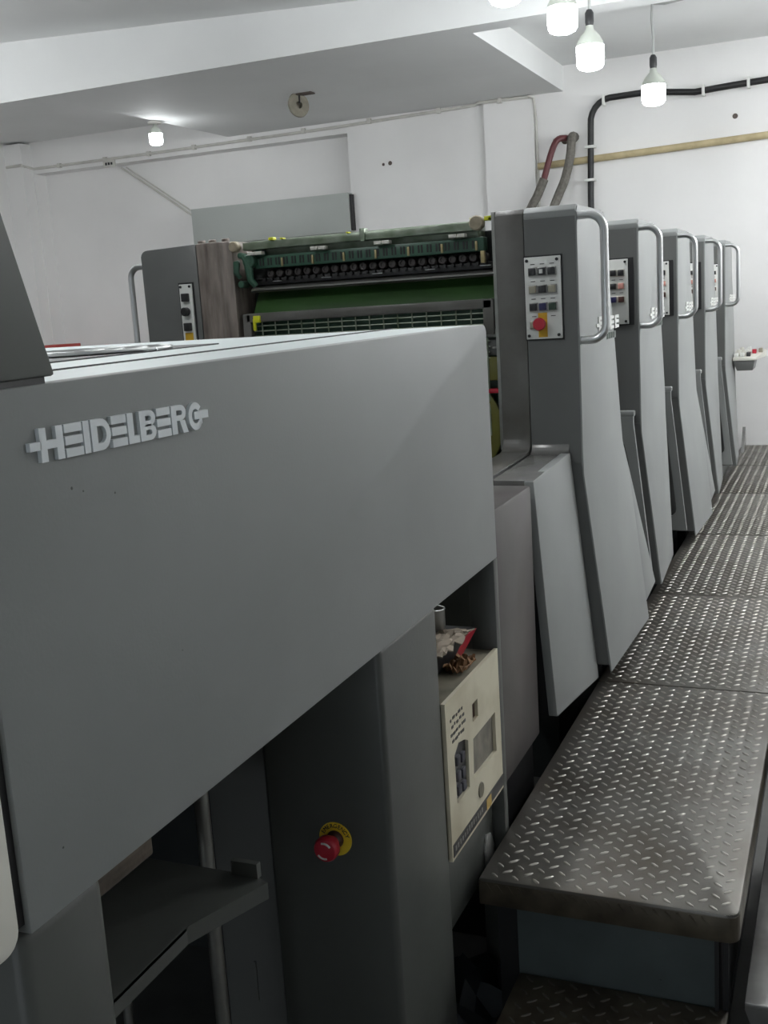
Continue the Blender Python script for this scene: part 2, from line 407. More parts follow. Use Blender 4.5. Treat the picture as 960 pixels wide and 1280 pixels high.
# footwell guard with a rounded opening in front of the later units
Yf = Y1 + PITCH; dx = .0105; xo = -.848 + dx
bm = bmesh.new()
yg = Yf - .035
def gx(z): return flare(xo - .028, z)
zo = [-.585, -1.31]
outer = [(-1.30 + dx, -1.33), (gx(-1.33), -1.33), (gx(-.60), -.60), (gx(-.5), -.565), (-1.30 + dx, -.565)]
inner = [(-1.22 + dx, -1.255)] + [(gx(-1.2) - .085 + .045 * math.cos(math.radians(a)), -1.21 + .045 * math.sin(math.radians(a))) for a in (-90, -60, -30, 0)] + \
        [(gx(-.75) - .042, -.76), (gx(-.7) - .052, -.69), (gx(-.66) - .08, -.65), (-1.22 + dx, -.62)]
cu = bpy.data.curves.new('tmp', 'CURVE'); cu.dimensions = '2D'; cu.fill_mode = 'BOTH'; cu.extrude = .012
for loop in (outer, inner):
    sp = cu.splines.new('POLY'); sp.points.add(len(loop) - 1); sp.use_cyclic_u = True
    for q, (x, z) in zip(sp.points, loop): q.co = (x, z, 0, 1)
o = bpy.data.objects.new('tmp', cu); COL.objects.link(o); bpy.context.view_layer.update()
me = bpy.data.meshes.new_from_object(o.evaluated_get(bpy.context.evaluated_depsgraph_get()))
me.transform(Matrix.Translation((0, yg, 0)) @ Matrix.Rotation(PI / 2, 4, 'X'))
b = MB(); b.bm.from_mesh(me); bpy.data.objects.remove(o); bpy.data.meshes.remove(me)
b.build('footwell_guard', 'paint', u2)
MB().box(-1.30 + dx, gx(-.5) + .004, yg - .010, Yf, -.566, -.54, .006).build('footwell_ledge', 'paint', u2)
b = MB(); b.box(-1.3 + dx, -.90 + dx, yg + .014, yg + .03, -1.33, -.566); b.build('footwell_shade', 'black', u2)  # black sheet stands in for the shade inside the opening
u3 = make_unit(Y1 + 2 * PITCH, .021, UL[2], False, True)
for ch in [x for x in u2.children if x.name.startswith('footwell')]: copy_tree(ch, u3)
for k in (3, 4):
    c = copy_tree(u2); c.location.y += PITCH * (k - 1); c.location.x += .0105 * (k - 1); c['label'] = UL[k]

# --- details only the nearest unit shows: ink fountain, guard grille, lower covers
r = MB()
r.box(-2.16, -1.215, Y1 + .02, Y1 + .07, .232, .262, .004); r.box(-2.15, -1.22, Y1 + .07, Y1 + .16, .20, .268, .004)
r.box(-1.66, -1.64, Y1 + .012, Y1 + .05, .228, .275, .002)
r.build('fountain_rail', 'grail', u1)
for x, z, rad in ((-2.19, .249, .021), (-1.205, .256, .026)):
    MB().cyl((x, Y1 + .03, z), (x, Y1 - .004, z), rad, 22, .004).build('rail_knob', 'knobface', u1)
for x in (-2.13, -1.86, -1.60, -1.31):
    for q in (0, .032): MB().box(x + q, x + q + .028, Y1 + .0, Y1 + .03, .212, .224, .001).build('rail_clip', 'beige', u1)
k_ = MB()
for x, s in ((-2.03, .010), (-1.985, .006), (-1.71, .005), (-1.22, .012), (-1.165, .014), (-1.155, .01)):
    k_.box(x - s, x + s, Y1 + .012, Y1 + .04, .262, .262 + s * 1.1, .002)
k_.box(-2.125, -2.095, Y1 - .008, Y1 + .004, -.045, -.018, .003); k_.box(-2.128, -2.116, Y1 - .006, Y1 + .004, -.075, -.03, .002)
k_.box(-1.96, -1.95, Y1 + .09, Y1 + .10, .0, .012, .002); k_.box(-1.99, -1.975, Y1 + .09, Y1 + .10, -.012, -.004, .002)
k_.build('ink_smears', 'ink', u1)
# slotted key bar
MB().box(-2.192, -1.141, Y1 + .15, Y1 + .17, -.55, .235).build('back_plate', 'dark', u1)
b = MB(); b.box(-2.115, -1.19, Y1 + .03, Y1 + .08, .160, .208, .003)
bar = b.build('key_bar', 'green', u1)
for i in range(26):
    x = -2.095 + i * .0345
    for q in (0, .012): MB().box(x + q, x + q + .0065, Y1 + .028, Y1 + .032, .170, .198).build('slot', 'black', bar)
for i in range(7):
    x = -2.0 + i * .13
    MB().box(x, x + .008, Y1 + .024, Y1 + .032, .163, .195, .001).build('brass_clip', 'brass', bar)
MB().box(-1.20, -1.185, Y1 + .02, Y1 + .035, .118, .16, .001).build('brass_clip', 'brass', bar)
for i in range(23):
    x = -2.065 + i * .0393
    MB().lathe([(0, 0), (.0155, 0), (.0165, .004), (.0165, .026), (.013, .031), (.007, .031), (.006, .027), (0, .027)], (x, Y1 + .085, .140), (0, -1, 0), 14).build('ink_key', 'inkkey', u1)
b = MB(); b.box(-2.15, -1.15, Y1 + .06, Y1 + .14, .098, .122, .003)
for i in range(30): b.cyl((-2.09 + i * .031, Y1 + .062, .118), (-2.09 + i * .031, Y1 + .045, .118), .006, 8)
b.build('key_shelf', 'black', u1)
for i in range(5): MB().box(-2.05 + i * .21, -2.01 + i * .21, Y1 + .038, Y1 + .046, .108, .1105).build('bright_clip', 'chrome', u1)
b = MB(); b.prism([(Y1 + .05, .088), (Y1 + .045, .083), (Y1 + .045, .078), (Y1 + .09, .096), (Y1 + .09, .10)], 'x', -2.15, -1.145); b.build('doctor_edge', 'steel', u1)
b = MB(); b.prism([(Y1 + .055, .075), (Y1 + .12, .125), (Y1 + .125, .12), (Y1 + .062, .07)], 'x', -2.16, -1.14); b.build('duct_plate', 'worn', u1)
b = MB(); b.prism([(Y1 + .13, .08), (Y1 + .06, -.02), (Y1 + .065, -.025), (Y1 + .137, .076)], 'x', -2.16, -1.14); b.build('guard_sheet', 'gsheet', u1)
b = MB(); b.box(-2.16, -1.16, Y1 + .0, Y1 + .045, -.043, -.008, .004); b.box(-2.175, -2.14, Y1 + .0, Y1 + .03, -.5, -.01, .004); b.box(-1.195, -1.155, Y1 + .0, Y1 + .03, -.135, -.01, .004)
b.build('grille_frame', 'worn', u1)
b = MB()
for k in range(9): b.cyl((-2.15, Y1 + .022, -.058 - k * .02), (-1.18, Y1 + .022, -.058 - k * .02), .0028, 8)
for k in range(17): b.cyl((-2.10 + k * .057, Y1 + .018, -.04), (-2.10 + k * .057, Y1 + .018, -.5), .0028, 8)
b.build('grille_bars', 'grail', u1)
b = MB(); b.box(-2.17, -1.15, Y1 + .09, Y1 + .10, -.5, -.04); b.build('roller_guard', 'green', u1)
b = MB()
b.cyl((-2.13, Y1 + .08, .19), (-2.13, Y1 - .0, .19), .026, 18, .004)
b.tube([(-2.175, Y1 + .02, .215), (-2.15, Y1 + .01, .21), (-2.135, Y1 + .01, .18), (-2.13, Y1 + .01, .12), (-2.115, Y1 + .02, .095)], [.012, .014, .018, .014, .012], 10)
b.cyl((-2.17, Y1 + .05, .105), (-2.17, Y1 - .0, .105), .014, 14, .003)
b.tube([(-2.19, Y1 + .03, .19), (-2.18, Y1 + .0, .185), (-2.185, Y1 + .0, .15), (-2.175, Y1 + .01, .13)], [.010, .014, .012, .009], 10)
b.cyl((-2.10, Y1 + .10, .215), (-2.10, Y1 + .03, .215), .020, 16, .003)
b.build('fountain_lever', 'green', u1)
b = MB(); b.box(-1.19, -1.145, Y1 + .01, Y1 + .06, -.145, -.115, .003); b.box(-1.165, -1.15, Y1 + .0, Y1 + .03, -.185, -.178, .001); b.build('latch_block', 'steel', u1)
b = MB(); b.lathe([(0, 0), (.18, 0), (.185, .01), (.185, .03), (.17, .035), (.15, .03), (0, .03)], (-1.33, Y1 + .05, -.47), (0, -1, 0), 40); b.build('gear_disc', 'olive', u1)
MB().box(-1.30, -1.15, Y1 + .02, Y1 + .08, -.30, -.215, .004).build('gear_cover', 'olive', u1)
MB().box(-1.30, -1.15, Y1 + .01, Y1 + .06, -.345, -.33, .003).build('red_strip', 'red', u1)
MB().box(-1.30, -1.15, Y1 + .03, Y1 + .08, -.21, -.15, .003).build('side_block', 'face', u1)
b = MB(); b.prism([(Y1 + .002, .287), (Y1 + .002, -.55), (Y1 + .02, -.55), (Y1 + .02, .287)], 'x', -1.15, -1.139); b.build('edge_strip', 'steel', u1)
# ledge and lower cover between the delivery and the nearest unit
prof = [(Y1 + .002, -.52)] + [(Y1 - .045 + .047 * math.cos(math.radians(a)), -.52 - .045 * math.sin(math.radians(a))) for a in (15, 30, 45, 60, 75, 90)] + [(3.285, -.575), (3.285, -.60), (Y1 + .03, -.60)]
MB().prism(prof, 'x', -1.033, -.896, .002).build('front_ledge', 'rub', u1)
MB().box(-1.04, -1.0325, 3.30, Y1 - .02, -.573, -.5655).build('ledge_gap', 'black', u1)
b = MB()
b.hexa([(-.872, 3.28, -1.351), (-.842, 3.28, -1.351), (-.812, 3.785, -1.392), (-.845, 3.785, -1.392), (-.925, 3.28, -.577), (-.893, 3.28, -.577), (-.893, 3.785, -.56), (-.925, 3.785, -.56)], .004)
b.build('lower_cover', 'paint', u1)
b = MB(); b.hexa([(-1.2, 3.30, -1.36), (-.875, 3.30, -1.36), (-.85, 3.77, -1.38), (-1.2, 3.77, -1.38), (-1.2, 3.30, -.60), (-.926, 3.30, -.60), (-.926, 3.77, -.60), (-1.2, 3.77, -.60)]); b.build('cover_frame', 'black', u1)
# left column control strip
p = MB().box(-2.445, -2.388, Y1 - .012, Y1 + .003, -.16, .122, .002).build('control_strip', 'white', u1)
MB().box(-2.452, -2.382, Y1 - .004, Y1 + .002, -.165, .128).build('strip_gasket', 'black', u1)
MB().box(-2.435, -2.398, Y1 - .0135, Y1 - .011, -.15, -.068).build('strip_label', 'yellow', p)
for z in (.07, -.045):
    MB().box(-2.43, -2.40, Y1 - .030, Y1 - .011, z - .016, z + .016, .003).build('button', 'btnblack', p)
MB().cyl((-2.417, Y1 - .011, .015), (-2.417, Y1 - .04, .015), .017, 16, .004).build('selector_knob', 'btnblack', p)
for x in (-2.437, -2.396): MB().cyl((x, Y1 - .011, .112), (x, Y1 - .016, .112), .005, 10).build('screw', 'black', p)
for x in (-2.36, -2.31, -2.25): MB().cyl((x, Y1 + .05, .27), (x, Y1 + .05, .287), .016, 12, .003).build('top_bolt', 'dirty', u1)

# --- key console on the farthest unit
con = empty('key_console', 'small console with white and red keys on the last printing unit', 'control panel', (-.72, 8.95, -.68))
MB().hexa([(-.77, 8.87, -.685), (-.655, 8.87, -.685), (-.655, 9.15, -.685), (-.77, 9.15, -.685), (-.80, 8.87, -.61), (-.64, 8.87, -.61), (-.64, 9.15, -.61), (-.80, 9.15, -.61)], .004).build('console_box', 'face', con)
MB().hexa([(-.80, 8.86, -.608), (-.635, 8.86, -.608), (-.57, 9.2, -.60), (-.80, 9.2, -.60), (-.80, 8.86, -.585), (-.635, 8.86, -.592), (-.57, 9.2, -.545), (-.80, 9.2, -.54)], .003).build('console_top', 'beige', con)
for k, (x, y, mm) in enumerate(((-.78, 8.92, 'white'), (-.735, 8.93, 'white'), (-.69, 8.95, 'btnblack'), (-.765, 9.04, 'beige'), (-.71, 9.05, 'white'), (-.655, 9.06, 'red'), (-.61, 9.1, 'btngrey'), (-.755, 9.14, 'beige'), (-.70, 9.15, 'white'))):
    z = -.585 + (y - 8.86) * .13
    MB().box(x - .015, x + .015, y - .03, y + .03, z - .01, z + .025, .004).build('key', mm, con)

# ------------------------------------------------------------------ the delivery end
XS = -.833
D = empty('press_delivery', 'large grey delivery hood with maker lettering on steel posts', 'printing press', (-1.6, 1.8, FL))
HT = -.066
# side panel with a rounded far top corner
out = [(.862, -.672), (2.671, -.672)] + [(2.664, HT - .03)] + [(2.64 + .026 * math.cos(math.radians(a)), HT - .028 + .026 * math.sin(math.radians(a))) for a in (15, 40, 65, 90)] + [(.862, HT + .001)]
side = MB().prism(out, 'x', XS - .03, XS, .0025).build('side_panel', 'paint', D)
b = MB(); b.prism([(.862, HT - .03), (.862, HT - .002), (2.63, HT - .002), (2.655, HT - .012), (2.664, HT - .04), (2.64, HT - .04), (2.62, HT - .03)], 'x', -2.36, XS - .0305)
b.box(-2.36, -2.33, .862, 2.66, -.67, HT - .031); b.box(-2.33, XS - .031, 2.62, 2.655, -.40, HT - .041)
cover = b.build('top_cover', 'paletop', D)
b = MB(); b.box(-1.085, -1.078, 1.1, 2.64, HT - .004, HT + .0005); b.build('cover_seam', 'black', cover)
b = MB(); b.box(-2.2, -1.30, 1.05, 2.15, HT - .004, HT + .0008); b.build('vent_opening', 'black', cover)
for (fx, fy) in ((-1.5, 1.4), (-1.5, 1.9), (-1.95, 1.4), (-1.95, 1.9)):
    b = MB()
    for q in (.05, .10, .15, .20): b.torus((fx, fy, HT + .004), (0, 0, 1), q, .0035, 32, 6)
    for a in range(0, 180, 45):
        dx_, dy_ = .205 * math.cos(math.radians(a)), .205 * math.sin(math.radians(a))
        b.cyl((fx - dx_, fy - dy_, HT + .003), (fx + dx_, fy + dy_, HT + .003), .003, 6)
    b.build('vent_guard', 'chrome', cover)
# raised guard at the near end
b = MB(); b.prism([(.2, HT + .008), (1.014, HT + .008), (.839, .50), (.2, .50)], 'x', -2.3, XS + .001, .004); b.build('raised_guard', 'guard', D)
b = MB(); b.box(-2.3, XS - .004, .3, 1.0, HT, HT + .008); b.build('guard_gasket', 'black', D)
# lettering on the panel
L = MB()
TH = .0055
hh = .0385
def vline(u): return -.1325 - (u - .951) * .014     # centre line of the lettering
def quad(pts):
    v = [(XS, y, vline(y) + z) for y, z in pts]; v2 = [(XS + TH, y, vline(y) + z) for y, z in pts]
    L.hexa([v[0], v[1], v[2], v[3], v2[0], v2[1], v2[2], v2[3]])
def rect(u0, u1, a, b_): quad([(u0, a * hh), (u1, a * hh), (u1, b_ * hh), (u0, b_ * hh)])
def strip(cu_, cv, ro, ri, a0, a1, su=1., n=10):
    for i in range(n):
        t0 = math.radians(a0 + (a1 - a0) * i / n); t1 = math.radians(a0 + (a1 - a0) * (i + 1) / n)
        ps = [(cu_ + su * ri * math.cos(t0), cv + ri * math.sin(t0)), (cu_ + su * ro * math.cos(t0), cv + ro * math.sin(t0)), (cu_ + su * ro * math.cos(t1), cv + ro * math.sin(t1)), (cu_ + su * ri * math.cos(t1), cv + ri * math.sin(t1))]
        v = [(XS, y, vline(y) + z) for y, z in ps]; v2 = [(XS + TH, y, vline(y) + z) for y, z in ps]
        L.hexa(v + v2)
rect(.951, .970, -.13, .12)                                    # arm of the H
rect(.9685, .9795, -.5, .5); rect(.9795, .9965, -.13, .12); rect(.9965, 1.0085, -.5, .5)
def E_(u0, u1):
    for a, b_ in ((-.5, -.24), (-.13, .13), (.24, .5)): rect(u0, u1, a, b_)
E_(1.0115, 1.0430)
rect(1.0455, 1.0565, -.5, .5)
rect(1.0600, 1.0715, -.5, .5); strip(1.0790, 0, .5 * hh, .27 * hh, -90, 90, .95); rect(1.0715, 1.0790, .27, .5); rect(1.0715, 1.0790, -.5, -.27)
E_(1.1000, 1.1300)
rect(1.1330, 1.1450, -.5, .5); rect(1.1450, 1.1560, -.5, -.25)
rect(1.1590, 1.1710, -.5, .5)
for cv in (.235, -.235): strip(1.1800, cv * hh, .265 * hh, .085 * hh, -90, 90, 1.35); rect(1.1710, 1.1800, cv + .085, cv + .265); rect(1.1710, 1.1800, cv - .265, cv - .085)
E_(1.1970, 1.2280)
rect(1.2310, 1.2430, -.5, .5); strip(1.2530, .225 * hh, .275 * hh, .085 * hh, -90, 90, 1.25); rect(1.2430, 1.2530, .31, .5); rect(1.2430, 1.2530, -.05, .14)
quad([(1.2500, -.05 * hh), (1.2570, -.5 * hh), (1.2690, -.5 * hh), (1.2620, -.05 * hh)])
strip(1.2900, 0, .5 * hh, .26 * hh, 38, 322, .92, 18)
rect(1.2870, 1.3225, -.12, .16); rect(1.2985, 1.3060, -.3, -.1)
L.build('maker_lettering', 'alu', side)
for (y, z, s) in ((1.02, -.19, .004), (1.04, -.197, .0025), (1.10, -.21, .003), (1.21, -.45, .0015), (.93, -.60, .003)):
    MB().lathe([(0, 0), (s * .6, 0), (s * .4, .0006), (0, .0006)], (XS - .0002, y, z), (1, 0, 0), 8).build('scuff', 'post', side)
# near end: cream rounded panel
b = MB(); pts = [(.40, -.05), (.40, -.655)] + [(.425 - .025 * math.cos(math.radians(a)), -.655 - .025 * math.sin(math.radians(a))) for a in (30, 60, 90)] + [(.823 + .025 * math.sin(math.radians(a)), -.655 - .025 * math.cos(math.radians(a))) for a in (0, 25, 50, 75, 90)] + [(.848, -.05)]
b.prism(pts, 'x', -.90, XS - .001, .006); b.build('end_panel', 'beige', D, label='cream rounded end panel')
MB().box(-2.3, XS - .008, .846, .864, -.66, HT - .01).build('end_gasket', 'black', D)
# posts
b = MB(); b.box(-1.130, XS - .006, 1.888, 2.216, FL, -.669, .014, 3); post = b.build('frame_post', 'post', D)
b = MB(); b.box(-1.15, XS - .008, .852, 1.005, FL, -.669, .018, 3); b.build('frame_post', 'post', D)
b = MB(); b.box(-.905, XS, 2.640, 2.674, FL, -.672, .004); b.build('slim_post', 'post', D)
b = MB(); b.box(-1.30, -1.135, 1.93, 2.10, FL, -.75, .006); b.box(-1.22, -1.215, 1.925, 1.93, -1.55, -1.45); b.build('inner_column', 'face', D)
b = MB(); b.box(-1.20, -1.19, 2.1, 2.9, FL, -.67); b.box(-1.19, -.90, 2.80, 2.81, FL, -.60); b.build('recess_liner', 'post', D)
b = MB(); b.box(-2.36, -2.34, .86, 2.9, FL, -.66); b.box(-2.34, -1.2, 2.5, 2.52, FL, -.3); b.build('far_side_wall', 'dark', D)
# worn box section between the posts and the nearest unit
b = MB(); b.box(-1.25, -.893, 2.86, 3.245, -1.40, -.583, .008); b.build('connecting_box', 'pinkworn', D)
b = MB(); b.box(-1.25, -.93, 2.86, 3.28, FL, -1.40); b.build('box_plinth', 'black', D)
# emergency stop on the post
st = MB().lathe([(0, 0), (.037, 0), (.037, .003), (0, .003)], (-.967, 1.888, -1.092), (0, -1, 0), 36).build('emergency_stop', 'ydisc', D, label='red mushroom emergency stop on a yellow disc')
MB().lathe([(.0195, 0), (.018, .010), (.013, .016), (0, .016)], (-.967, 1.886, -1.092), (0, -1, 0), 24).build('collar', 'btnbrown', st)
MB().lathe([(0, .012), (.0145, .012), (.0145, .030), (.0245, .031), (.0265, .034), (.0265, .048), (.0235, .0535), (.015, .0555), (0, .0558)], (-.967, 1.886, -1.092), (0, -1, 0), 32).build('mushroom_knob', 'red', st)
b = MB()
for a0 in (35, 215):
    pts = [(-.967 + .017 * math.cos(math.radians(a0 + a)), 1.886 - .0555, -1.092 + .017 * math.sin(math.radians(a0 + a))) for a in range(0, 75, 12)]
    b.tube(pts, .0022, 6)
b.build('turn_arrows', 'white', st)
b = MB()
for i, ch in enumerate('EMERGENCY'):
    a = math.radians(152 - i * 16.5)
    mtx = Matrix.Translation((-.967 + .0295 * math.cos(a), 1.8845, -1.092 + .0295 * math.sin(a))) @ Matrix.Rotation(-(a - PI / 2), 4, 'Y') @ Matrix.Rotation(PI / 2, 4, 'X')
    b.text(ch, .0125, mtx)
b.build('lettering', 'black', st, smooth=0)
# sheet shelf, lift rod and rails inside the delivery
sh = [(-2.2, .70), (-.997, .70), (-.997, 1.379), (-.936, 1.545), (-.965, 1.562), (-2.2, 1.562)]
b = MB(); b.prism(sh, 'z', -1.006, -1.0)
b.hexa([(-1.003, .70, -1.030), (-.997, .70, -1.030), (-.997, 1.379, -1.030), (-1.003, 1.379, -1.030), (-1.003, .70, -.999), (-.997, .70, -.999), (-.997, 1.379, -.999), (-1.003, 1.379, -.999)])
b.hexa([(-1.003, 1.379, -1.030), (-.997, 1.379, -1.030), (-.934, 1.545, -1.030), (-.940, 1.548, -1.030), (-1.003, 1.379, -.999), (-.997, 1.379, -.999), (-.934, 1.545, -.999), (-.940, 1.548, -.999)])
b.box(-1.012, -.958, 1.552, 1.565, -1.0, -.972)
b.build('sheet_tray', 'post', D)
MB().cyl((-1.135, 1.66, FL), (-1.135, 1.66, -.67), .015, 16).build('lift_rod', 'steel', D)
MB().cyl((-1.42, 1.72, FL), (-1.42, 1.72, -.67), .011, 14).build('lift_rod', 'steel', D)
b = MB(); b.box(-1.62, -1.58, 1.72, 1.78, FL, -.67, .004); b.box(-1.9, -1.86, 1.72, 1.78, FL, -.67, .004); b.build('guide_rail', 'post', D)
# control box between the posts
X2 = XS - .004
cb = MB().box(-1.18, X2 - .006, 2.221, 2.636, -1.300, -.915, .003).build('control_box', 'creamtop', D, label='grubby cream control box with torn openings')
b = MB()
cu = bpy.data.curves.new('tmp', 'CURVE'); cu.dimensions = '2D'; cu.fill_mode = 'BOTH'; cu.extrude = .005
loops = [[(2.220, -1.302), (2.638, -1.302), (2.638, -.910), (2.220, -.910)],
         [(2.412, -.982), (2.455, -.982), (2.455, -1.028), (2.412, -1.028)][::-1],
         [(2.408, -1.070), (2.592, -1.070), (2.592, -1.178), (2.400, -1.172)][::-1],
         [(2.268, -1.055), (2.300, -1.035), (2.345, -1.045), (2.370, -1.058), (2.366, -1.178), (2.272, -1.178)][::-1]]
for loop in loops:
    sp = cu.splines.new('POLY'); sp.points.add(len(loop) - 1); sp.use_cyclic_u = True
    for q, (y, z) in zip(sp.points, loop): q.co = (y, z, 0, 1)
o = bpy.data.objects.new('tmp', cu); COL.objects.link(o); bpy.context.view_layer.update()
me = bpy.data.meshes.new_from_object(o.evaluated_get(bpy.context.evaluated_depsgraph_get()))
me.transform(Matrix.Translation((XS - .005, 0, 0)) @ Matrix(((0, 0, 1, 0), (1, 0, 0, 0), (0, 1, 0, 0), (0, 0, 0, 1))))
b.bm.from_mesh(me); bpy.data.objects.remove(o); bpy.data.meshes.remove(me)
b.build('face_plate', 'cream', cb)
MB().box(X2 - .0065, X2 - .005, 2.412, 2.455, -1.028, -.982).build('indicator_slot', 'brownslot', cb)
b = MB(); b.box(X2 - .0065, X2 - .005, 2.40, 2.592, -1.178, -1.07); b.build('recess_pocket', 'rect', cb)
b = MB(); b.box(X2 - .0065, X2 - .0045, 2.268, 2.37, -1.178, -1.036); b.build('switch_window', 'btnblack', cb)
for y, z in ((2.30, -1.08), (2.335, -1.085), (2.30, -1.12), (2.335, -1.125), (2.30, -1.155), (2.335, -1.16)): MB().box(X2 - .006, X2 + .004, y - .012, y + .012, z - .012, z + .012, .003).build('switch', 'switchgrey', cb)
MB().lathe([(0, 0), (.02, 0), (.019, .003), (0, .004)], (XS, 2.447, -1.222), (1, 0, 0), 20).build('cap_plug', 'creamtop', cb)
b = MB()
b.hexa([(XS, 2.226, -1.294), (XS + .0012, 2.226, -1.294), (XS + .0012, 2.634, -1.294), (XS, 2.634, -1.294), (XS, 2.226, -1.262), (XS + .0012, 2.226, -1.262), (XS + .0012, 2.634, -1.262), (XS, 2.634, -1.262)])
b.build('black_strip', 'btnblack', cb)
b = MB(); b.box(XS + .0008, XS + .0018, 2.485, 2.525, -1.297, -1.268); b.build('yellow_sticker', 'sticker', cb)
b = MB()
random.seed(4)
for k in range(13): y = 2.238 + k * .017; b.box(XS + .001, XS + .0018, y, y + .009, -1.283, -1.272 + .004 * random.random())
b.build('strip_print', 'steel', cb)
b = MB()
for r_ in range(4):
    y = 2.25 + .008 * (r_ % 2)
    while y < 2.345:
        l = .006 + random.random() * .012; z = -.962 - r_ * .018 + random.uniform(-.002, .002)
        b.box(XS, XS + .001, y, y + l, z - .0035, z + .0035); y += l + .004 + random.random() * .006
b.build('worn_print', 'btnblack', cb)
b = MB(); b.box(-.90, -.868, 2.216, 2.64, -1.52, -1.305, .003); b.build('lower_plate', 'post', D)
b = MB()
b.prism([(2.545, -1.45), (2.565, -1.41), (2.60, -1.42), (2.63, -1.47), (2.625, -1.53), (2.59, -1.545), (2.56, -1.50)], 'x', -.868, -.862, .001); b.build('silver_tape', 'tape', D)

# ------------------------------------------------------------------ clutter on the control box
def crumple(name, m, cx, cy, cz, sx_, sy_, sz_, seed, n=14, edge=.3):
    random.seed(seed); v = []; f = []
    for i in range(n + 1):
        for j in range(n + 1):
            a, b_ = i / n - .5, j / n - .5
            rr = 1 + random.uniform(-.12, .12)
            v.append((cx + a * sx_ * rr, cy + b_ * sy_ * rr, cz + sz_ * (random.random() - .5) - edge * sz_ * max(abs(a), abs(b_)) * 2))
    for i in range(n):
        for j in range(n): q = i * (n + 1) + j; f.append((q, q + n + 1, q + n + 2, q + 1))
    N = len(v); v += [(x, y, z - .003) for x, y, z in v]; f += [tuple(reversed([k + N for k in t])) for t in f[:]]
    rim = [i * (n + 1) for i in range(n + 1)] + [n * (n + 1) + j for j in range(1, n + 1)] + [i * (n + 1) + n for i in range(n - 1, -1, -1)] + [j for j in range(n - 1, 0, -1)]
    for i in range(len(rim)): a, b_ = rim[i], rim[(i + 1) % len(rim)]; f.append((a, a + N, b_ + N, b_))
    o = MB().raw(v, f).build(name, m, None, 20); recentre(o, (cx, cy, cz)); return o
ZT = -.911
bx = empty('open_tray', 'black plastic tray with a red patch under crumpled paper', 'tray', (-1.0, 2.48, ZT))
MB().hexa([(-1.12, 2.32, ZT), (-.925, 2.32, ZT), (-.905, 2.56, ZT), (-1.12, 2.56, ZT), (-1.14, 2.30, -.842), (-.915, 2.30, -.842), (-.875, 2.60, -.842), (-1.14, 2.60, -.842)], .003).build('tray_body', 'black', bx)
MB().hexa([(-.93, 2.50, -.905), (-.9075, 2.50, -.905), (-.9015, 2.558, -.905), (-.93, 2.558, -.905), (-.90, 2.515, -.845), (-.8845, 2.515, -.845), (-.8735, 2.597, -.845), (-.90, 2.597, -.845)]).build('red_patch', 'red', bx)
tag(crumple('crumpled_paper', 'paper', -.935, 2.43, -.829, .13, .22, .014, 3), 'crumpled grubby paper sheet lying across the black tray', 'paper')
tag(crumple('rag', 'cloth', -.880, 2.475, -.893, .055, .10, .028, 5, 8), 'orange brown rag in front of the black tray on the cream box', 'rag')
can = empty('tin_can', 'grey tin can beside the steel post above the cream box', 'can', (-.965, 2.535, -.841))
MB().lathe([(0, 0), (.026, 0), (.027, .003), (.027, .062), (.025, .062), (.025, .01), (0, .01)], (-.965, 2.535, -.841), (0, 0, 1), 24).build('can_body', 'steel', can)
MB().torus((-.965, 2.535, -.779), (0, 0, 1), .0265, .002, 24, 8).build('rim', 'chrome', can)
# pallet and bag under the hood
pl = empty('wooden_pallet', 'old wooden pallet on the tray under the delivery hood', 'pallet', (-1.4, 1.05, -.999))
for k in range(3):
    MB().box(-1.96 + k * .33, -1.66 + k * .33, .72, 1.318, -.835, -.80, .004).build('deck_board', 'wood', pl)
for y in (.74, 1.0, 1.22): MB().box(-1.95, -1.13, y, y + .07, -.998, -.836, .004).build('bearer', 'wood', pl)
MB().box(-1.9, -1.02, .73, 1.30, -.799, -.72, .002).build('sheet_stack', 'paper', pl)
o = crumple('plastic_bag', 'bag', -1.0, 2.40, FL + .14, .42, .50, .10, 9, 12, 1.2); tag(o, 'dark plastic bag on the floor below the cream control box', 'bag')

# ------------------------------------------------------------------ tread plate walkway
W = empty('walkway', 'steel tread plate walkway with a lower step beside the press', 'walkway', (-.5, 6., FL))
ZP = -1.43
PX0, PX1 = -.83, -.205
def lugs(b, x0, x1, y0, y1, z, p=.0265):
    vs, fs = [], []
    nx = int((x1 - x0) / p); ny = int((y1 - y0) / p)
    ox = x0 + ((x1 - x0) - (nx - 1) * p) / 2; oy = y0 + ((y1 - y0) - (ny - 1) * p) / 2
    for i in range(nx):
        for j in range(ny):
            if (i + j) % 2: continue
            a = math.radians(42 if i % 2 else 138)
            ca, sa = math.cos(a), math.sin(a); cx, cy = ox + i * p, oy + j * p
            k = len(vs)
            base = ((-.015, 0), (-.0075, .0046), (.0075, .0046), (.015, 0), (.0075, -.0046), (-.0075, -.0046))
            for h, q in ((0, 1.), (.0016, .72), (.0026, .38)):
                for u, v in base:
                    u *= q ** .5; v *= q; vs.append((cx + u * ca - v * sa, cy + u * sa + v * ca, z + h))
            for L_ in (0, 6):
                for t in range(6): fs.append((k + L_ + t, k + L_ + 6 + t, k + L_ + 6 + (t + 1) % 6, k + L_ + (t + 1) % 6))
            fs.append(tuple(k + 12 + t for t in range(6))[::-1])
    b.raw(vs, fs, 1)
def plate_outline(x0, x1, y0, y1, near):
    r_ = .03
    if near: return [(x0, y1), (x0, y0), (x1 - r_, y0)] + [(x1 - r_ + r_ * math.sin(math.radians(a)), y0 + r_ - r_ * math.cos(math.radians(a))) for a in (20, 40, 60, 80, 90)] + [(x1, y1)]
    return [(x0, y1), (x0, y0), (x1, y0), (x1, y1)]
seams = [2.385, 3.86, 5.085, 6.39, 7.70, 8.90, 10.04]
